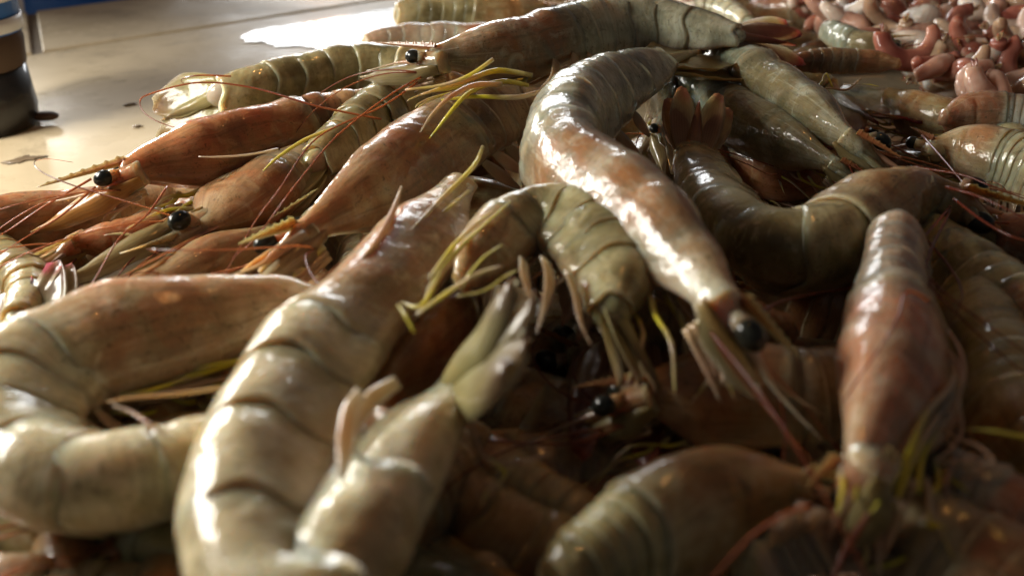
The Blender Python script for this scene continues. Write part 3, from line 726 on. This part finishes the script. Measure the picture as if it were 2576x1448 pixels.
shrimp([(2000,760,140),(2080,780,170),(2180,800,180),(2280,820,170),(2400,840,150)], 0.026,
       'reddish shrimp crossing behind the pinkish head down one', 'rust', (0, 0), 0.4,
       tail=False, heads=False, seed=43, legs=True, swim=True)
print(RADII)

# ------------------------------------------------------------------ whole shrimps buried in the gaps of the heap
protos = []
for k, (pl, bend) in enumerate((('brown', 0.5), ('olive', 1.1), ('brown', 0.2))):
    pts = []
    for i in range(7):
        t = i/6; a = (t-0.5)*bend*1.6
        rr = (0.006, 0.009, 0.0108, 0.0118, 0.0125, 0.0122, 0.0085)[i]
        pts.append((Vector((0.075*math.sin(a)/max(bend, .2)*1.2, 0.05*(1-math.cos(a))*1.2, 0)), rr))
    protos.append(shrimp(None, 0, "shrimp buried in the dark gaps of the heap, only scraps of shell showing", pl, (20, 20), 0.42, world=pts, seed=60+k, legs=True, swim=False, simple=True,
                         group='shrimps buried in the gaps of the heap'))
def dup(root, loc, rot):
    r = root.copy(); col.objects.link(r); r.location = loc; r.rotation_euler = rot
    for ch in root.children:
        c = ch.copy(); col.objects.link(c); c.parent = r
        for g_ in ch.children:
            d = g_.copy(); col.objects.link(d); d.parent = c
    return r
spots = []
rnd = random.Random(11)
for iy in range(9):
    for ix in range(9):
        px = -60 + ix*350 + rnd.uniform(-80, 80); py = 200 + iy*165 + rnd.uniform(-40, 40)
        if px + py*1.9 < 1150: continue          # bare tiles left of the heap
        if py < 330 and px < 1000: continue
        spots.append(P(px, py, 0.014) if (ix+iy) % 2 else P(px, py, 0.008))
for i, s_ in enumerate(spots):
    pr = protos[i % 3]
    rot = (rnd.uniform(-.3, .3), rnd.uniform(-.15, .15), rnd.uniform(0, 6.28))
    if i < 3: pr.location = s_; pr.rotation_euler = rot
    else: dup(pr, s_, rot)

# ------------------------------------------------------------------ peeled prawns piled behind, far right
def peeled_mat(name, c1, c2, c3):
    m, nt, b = mat(name)
    c = ramp(nt, tex(nt, 45, 3, 0.6), [(0.3, c1), (0.5, c2), (0.72, c3)])
    wet(nt, b, c, 0.35, 0.8, 0.1, 0.4, ((200, 0.4, 0.001),)); return m
PM = [peeled_mat('peeled_pink', (0.34, 0.16, 0.11), (0.50, 0.29, 0.21), (0.66, 0.52, 0.44)),
      peeled_mat('peeled_white', (0.5, 0.36, 0.28), (0.66, 0.55, 0.46), (0.8, 0.76, 0.7)),
      peeled_mat('peeled_red', (0.20, 0.05, 0.035), (0.34, 0.13, 0.09), (0.5, 0.27, 0.19)),
      peeled_mat('peeled_tan', (0.26, 0.16, 0.10), (0.42, 0.28, 0.18), (0.6, 0.46, 0.34))]
def peeled(loc, rot, m, bend, label, seed, s=1.0):
    rt = bpy.data.objects.new('peeled_shrimp', None); col.objects.link(rt); rt.empty_display_size = .01
    prop(rt, label, 'peeled shrimp', 'peeled shrimps piled behind the whole ones')
    V, UV, nu, nv = [], [], 34, 14
    for i in range(nu):
        u = i/(nu-1); a = (u-0.5)*bend
        rad = 0.020*s
        c = Vector((rad*math.sin(a), rad*(1-math.cos(a)), 0)) if bend > .01 else Vector(((u-.5)*0.05, 0, 0))
        r = 0.0082*s*(0.35+0.75*math.sin(math.pi*min(1, u*0.85+0.12))**0.7)*(1-0.035*bump((u*6) % 1, 0.5, 0.10))
        nrm = Vector((-math.sin(a), math.cos(a), 0))
        for j in range(nv):
            b_ = 2*math.pi*j/nv
            q = c - nrm*math.cos(b_)*r + Vector((0, 0, 1))*math.sin(b_)*r*0.85
            q += q.normalized()*0.0016*s*noise.noise(q*150+Vector((seed, 0, 0))); V.append(q); UV.append((u, j/nv))
    F_ = grid_faces(nu, nv, True); F_.append(tuple(range(nv-1, -1, -1))); F_.append(tuple(range((nu-1)*nv, nu*nv)))
    mesh_obj('flesh', V, F_, UV, m, rt)
    a = -0.5*bend; tp = Vector((0.020*s*math.sin(a), 0.020*s*(1-math.cos(a)), 0)); d = Vector((-math.cos(a), -math.sin(a), 0))
    for sd in (1, -1):
        blade('tail_tip', tp, d + Vector((0, 0, sd*0.35)), Vector((-math.sin(a), math.cos(a), 0)), 0.008*s, 0.005*s, FAN['red'], rt, 'leaf', 0.2, nu=6, nv=5)
    rt.location = loc; rt.rotation_euler = rot
    return rt
special = [(2335,45,.045,1,0.9,'large white peeled shrimp lying on the pink pile, brightest of them',0.8,(0.9,0.2,-0.6)),
           (2350,150,.030,3,2.7,'tan peeled shrimp curved like a bowl at the front of the pile',0.85,(1.2,0.1,0.0)),
           (2450,25,.045,1,1.2,'whitish peeled shrimp to the right of the brightest one',0.7,(0.5,0.4,-0.9)),
           (2190,75,.035,2,2.0,'deep red peeled shrimp at the left end of the pink pile',0.6,(0.4,0.3,0.8)),
           (2290,95,.040,0,1.4,'orange pink peeled shrimp under the brightest white one',0.65,(0.2,0.3,-0.8))]
for k, (px, py, hh, mi, bd, lb, s_, rot) in enumerate(special):
    peeled(P(px, py, hh), rot, PM[mi], bd, lb, k, s_)
pp_ = [peeled((0, 0, 0), (0, 0, 0), PM[k % 4], bd, 'peeled shrimp lost in the blurred pink pile at the back', 20+k, 0.62)
       for k, bd in enumerate((2.2, 3.0, 3.6, 1.6, 2.7, 3.3, 2.0, 3.8))]
n = 0
for i in range(270):
    px = rnd.uniform(2000, 2720); py = rnd.uniform(-80, 300)
    if py > 10 + (px-2000)*0.50: py = rnd.uniform(-80, 10 + (px-2000)*0.45)
    lay = rnd.uniform(0.022, 0.046)
    rot = (rnd.uniform(-1.2, 1.2), rnd.uniform(-.8, .8), rnd.uniform(0, 6.28)); s_ = P(px, py, lay)
    if n < 8: pp_[n].location = s_; pp_[n].rotation_euler = rot
    else: dup(pp_[n % 8], s_, rot)
    n += 1
# shrimps under and behind the pile so that it stands on something
for i in range(26):
    px = rnd.uniform(1350, 2750); py = rnd.uniform(-90, 130)
    dup(protos[i % 3], P(px, py, rnd.choice((0.012, 0.03, 0.02))), (rnd.uniform(-.3, .3), rnd.uniform(-.2, .2), rnd.uniform(0, 6.28)))

# ------------------------------------------------------------------ things beyond and beside the heap
def plain(name, c, rough=0.6, coat=0.0, sc_=20, amt=0.25):
    m, nt, b = mat(name)
    nt.links.new(ramp(nt, tex(nt, sc_, 4), [(0.3, tuple(x*(1-amt) for x in c)), (0.7, c)]), b.inputs['Base Color'])
    b.inputs['Roughness'].default_value = rough; b.inputs['Coat Weight'].default_value = coat; return m
BLUE = plain('blue_plastic', (0.02, 0.12, 0.42), 0.4); WHITE = plain('white_plastic', (0.75, 0.76, 0.78), 0.4)
BROWN = plain('brown_wood', (0.07, 0.035, 0.015), 0.6); MUD = plain('mud_smear', (0.20, 0.14, 0.08), 0.5, 0.3); DARK = plain('foot_black', (0.012, 0.009, 0.007), 0.5, 0.5)
# ------------------------------------------------------------------ the counter
def tile_mat(name, c1, c2, rough, coat=0.35, cr=None):
    m, nt, b = mat(name)
    c = ramp(nt, tex(nt, 9, 5, 0.65), [(0.3, c1), (0.7, c2)])
    st = ramp(nt, tex(nt, 22, 6, 0.7, 0.6), [(0.54, g(0)), (0.70, g(0.5))])
    c = mix(nt, st, c, (0.16, 0.12, 0.07))
    nt.links.new(c, b.inputs['Base Color'])
    r = ramp(nt, tex(nt, 16, 4, 0.6), [(0.35, g(rough)), (0.65, g(rough+0.18))])
    nt.links.new(r, b.inputs['Roughness'])
    b.inputs['Coat Weight'].default_value = coat; b.inputs['Specular IOR Level'].default_value = 0.15
    nt.links.new(ramp(nt, tex(nt, 14, 5, 0.65), [(0.40, g(0.22)), (0.62, g(0.38))]), b.inputs['Coat Roughness'])
    if cr is not None:
        for l_ in list(b.inputs['Coat Roughness'].links): nt.links.remove(l_)
        b.inputs['Coat Roughness'].default_value = cr
    bp = N(nt, 'ShaderNodeBump'); bp.inputs['Strength'].default_value = 0.14; bp.inputs['Distance'].default_value = 0.0008
    nt.links.new(tex(nt, 110, 6, 0.7), bp.inputs['Height'])
    nt.links.new(bp.outputs[0], b.inputs['Normal']); nt.links.new(bp.outputs[0], b.inputs['Coat Normal'])
    return m
TILE = tile_mat('wet_beige_tile', (0.42, 0.335, 0.205), (0.58, 0.48, 0.325), 0.55)
m, nt, b = mat('grout'); GROUT = m
nt.links.new(ramp(nt, tex(nt, 60, 4), [(0.3, (0.07, 0.045, 0.02)), (0.7, (0.13, 0.09, 0.045))]), b.inputs['Base Color']); b.inputs['Roughness'].default_value = 0.6

FILM = tile_mat('water_film', (0.30, 0.24, 0.15), (0.40, 0.33, 0.22), 0.5, 1.0, 0.03)
A = P(94, 133, 0); B = P(865, 14, 0)
ex = (B-A); ex.z = 0; ex.normalize(); ey = (P(75, 0, 0)-A); ey.z = 0; ey.normalize()
def quad_slab(name, o, ex, ey, lx, ly, z0, z1, m, parent=None, bev=0.0):
    pts = []
    for z, ins in ((z0, 0), (z1-bev, 0), (z1, bev)):
        for sx, sy in ((0, 0), (1, 0), (1, 1), (0, 1)):
            q = o + ex*(sx*lx + (ins if sx == 0 else -ins)) + ey*(sy*ly + (ins if sy == 0 else -ins)); pts.append((q.x, q.y, z))
    f = [(3, 2, 1, 0), (8, 9, 10, 11)]
    for k in (0, 4):
        for j in range(4): f.append((k+j, k+(j+1) % 4, k+4+(j+1) % 4, k+4+j))
    return mesh_obj(name, pts, f, [(0, 0)]*12, m, parent, smooth=False)
TS = 0.60; GAP = 0.007
org = A.copy(); org.z = 0
counter = quad_slab('counter_top', org - ex*0.62 - ey*1.22, ex, ey, 2.5, 1.37, -0.05, -0.0025, GROUT)
counter['kind'] = 'structure'
for i in range(-1, 3):
    for (y0, ly) in ((-1.21, 0.6), (-0.605, 0.6), (0.0, 0.147)):
        o_ = org + ex*((i*0.605 if y0 > -0.1 else i*0.605-0.17) + GAP*0.5) + ey*(y0+GAP*0.5)
        t = quad_slab('tile', o_, ex, ey, 0.605-GAP, ly-GAP*0.3 if ly < .3 else 0.605-GAP, -0.0024, 0.0, TILE, counter, 0.0012)
        if i == -1: t['label'] = 'tile'
for o_ in [c for c in counter.children]:
    if 'label' in o_: del o_['label']

out = [(604,96),(640,80),(700,70),(770,60),(850,46),(920,34),(985,22),(1100,8),(1300,2),(1500,20),(1500,160),(1250,150),(1080,140),(1000,131),(930,127),(870,119),(810,124),(750,117),(700,120),(660,106),(630,108)]
V = []; n_ = len(out)
for i in range(n_):
    for k in range(9):
        t = k/9; a_, b_ = P(*out[i], 0), P(*out[(i+1) % n_], 0); q = a_.lerp(b_, t)
        w_ = 0.0035*noise.noise(q*170) + 0.0018*noise.noise(q*600)
        V.append((q.x + w_*0.6, q.y + w_*1.6, 0.0009))
c_ = sum((Vector(v) for v in V), Vector())/len(V); V.append(tuple(c_)); nn_ = len(V)-1
ob = mesh_obj('puddle', V, [(i, (i+1) % nn_, nn_) if False else ((i+1) % nn_, i, nn_) for i in range(nn_)], [(0, 0)]*len(V), FILM, None, smooth=False)
ob.data.flip_normals() if ob.data.polygons[0].normal.z < 0 else None
prop(ob, 'ragged puddle on the beige counter shining white with daylight', 'puddle')
# scraps and drips left on the counter
for k, (px, py, sx, sy) in enumerate(((62, 400, .007, .004), (345, 318, .004, .0015), (330, 262, .003, .001))):
    q = P(px, py, 0.0004)
    ob = ball('scrap', q, (Vector((.8, .6, 0)), Vector((-.6, .8, 0)), Vector((0, 0, 1))), (sx, sy, 0.0007), MUD, None, nu=8, nv=22)
    for v in ob.data.vertices:
        d_ = v.co - q; d_.z = 0; v.co += d_*1.1*noise.noise(v.co*350)
    prop(ob, ['flat brown smear on the counter nearest the rust brown shrimp', 'brown fleck on the counter beside the olive tail fan', 'smallest brown fleck above the looped feeler'][k], 'scrap')

# ------------------------------------------------------------------ dark-footed blue and white tub at the left edge
def lathe(name, c, prof, m, parent, n=28, wob=0.0):
    V = [(c.x + (r_*(1+wob*noise.noise(Vector((r_*30, a*1.3, z*30)))))*math.cos(a), c.y + r_*math.sin(a), z) for r_, z in prof for a in [2*math.pi*j/n for j in range(n)]]
    F_ = [tuple(reversed(f)) for f in grid_faces(len(prof), n, True)]
    return mesh_obj(name, V, F_, [(0, 0)]*len(V), m, parent)
tb = bpy.data.objects.new('tub', None); col.objects.link(tb); c = P(-45, 318, 0); c.z = 0; tb.location = c
prop(tb, "blue and white tub with a dark brown foot on the counter's left", 'tub')
lathe('foot', c, [(0.0, 0.001), (0.02788, 0.001), (0.02952, 0.010), (0.02788, 0.034), (0.0, 0.0345)], DARK, tb)  # foot in a near-black tone
lathe('band', c, [(0.02772, 0.032), (0.02919, 0.033), (0.02968, 0.046), (0.02788, 0.052)], BROWN, tb, wob=0.05)
lathe('wall', c, [(0.02460, 0.049), (0.03050, 0.050), (0.03075, 0.092), (0.03157, 0.096)], BLUE, tb)
lathe('lid', c, [(0.03141, 0.096), (0.03198, 0.098), (0.03182, 0.108), (0.02460, 0.114), (0.0, 0.116)], WHITE, tb)
lathe('lower_stripe', c, [(0.03067, 0.051), (0.03124, 0.051), (0.03116, 0.058), (0.03067, 0.058)], WHITE, tb)
lathe('stripe', c, [(0.03083, 0.066), (0.03149, 0.066), (0.03149, 0.079), (0.03083, 0.079)], WHITE, tb)
# scraps of shell and mud by the foot of the tub
c2 = P(115, 292, 0.004)
ob = ball('shell_scrap', c2, (Vector((1, 0, 0)), Vector((0, 1, 0)), Vector((0, 0, 1))), (0.007, 0.005, 0.0025), BROWN, None)
prop(ob, 'dark wet shell scrap on the tile beside the tub', 'shell scrap')
# blue and white sacks beyond the counter's far edge
for k, (px, py, m_, sx, lb) in enumerate(((270, 5, BLUE, 0.085, 'bright blue sack beyond the far edge of the counter'), (70, 20, WHITE, 0.06, 'white sack beyond the far edge, left of the blue one'))):
    c = P(px, py, 0.0); c += ey*0.065
    V, UV = [], []
    for i in range(12):
        z = i/11
        for j in range(24):
            a = 2*math.pi*j/24; rr_ = (1-0.5*z**3)*(1+0.08*noise.noise(Vector((math.cos(a)*2, math.sin(a)*2, z*3+k*9))))
            q = c + ex*math.cos(a)*sx*rr_ + ey*math.sin(a)*0.05*rr_; V.append((q.x, q.y, -0.05+z*0.14)); UV.append((0, 0))
    F_ = [tuple(reversed(f)) for f in grid_faces(12, 24, True)]; F_.append(tuple(range(11*24, 12*24)))
    ob = mesh_obj('sack', V, F_, UV, m_, None); prop(ob, lb, 'sack')
bpy.context.view_layer.update()
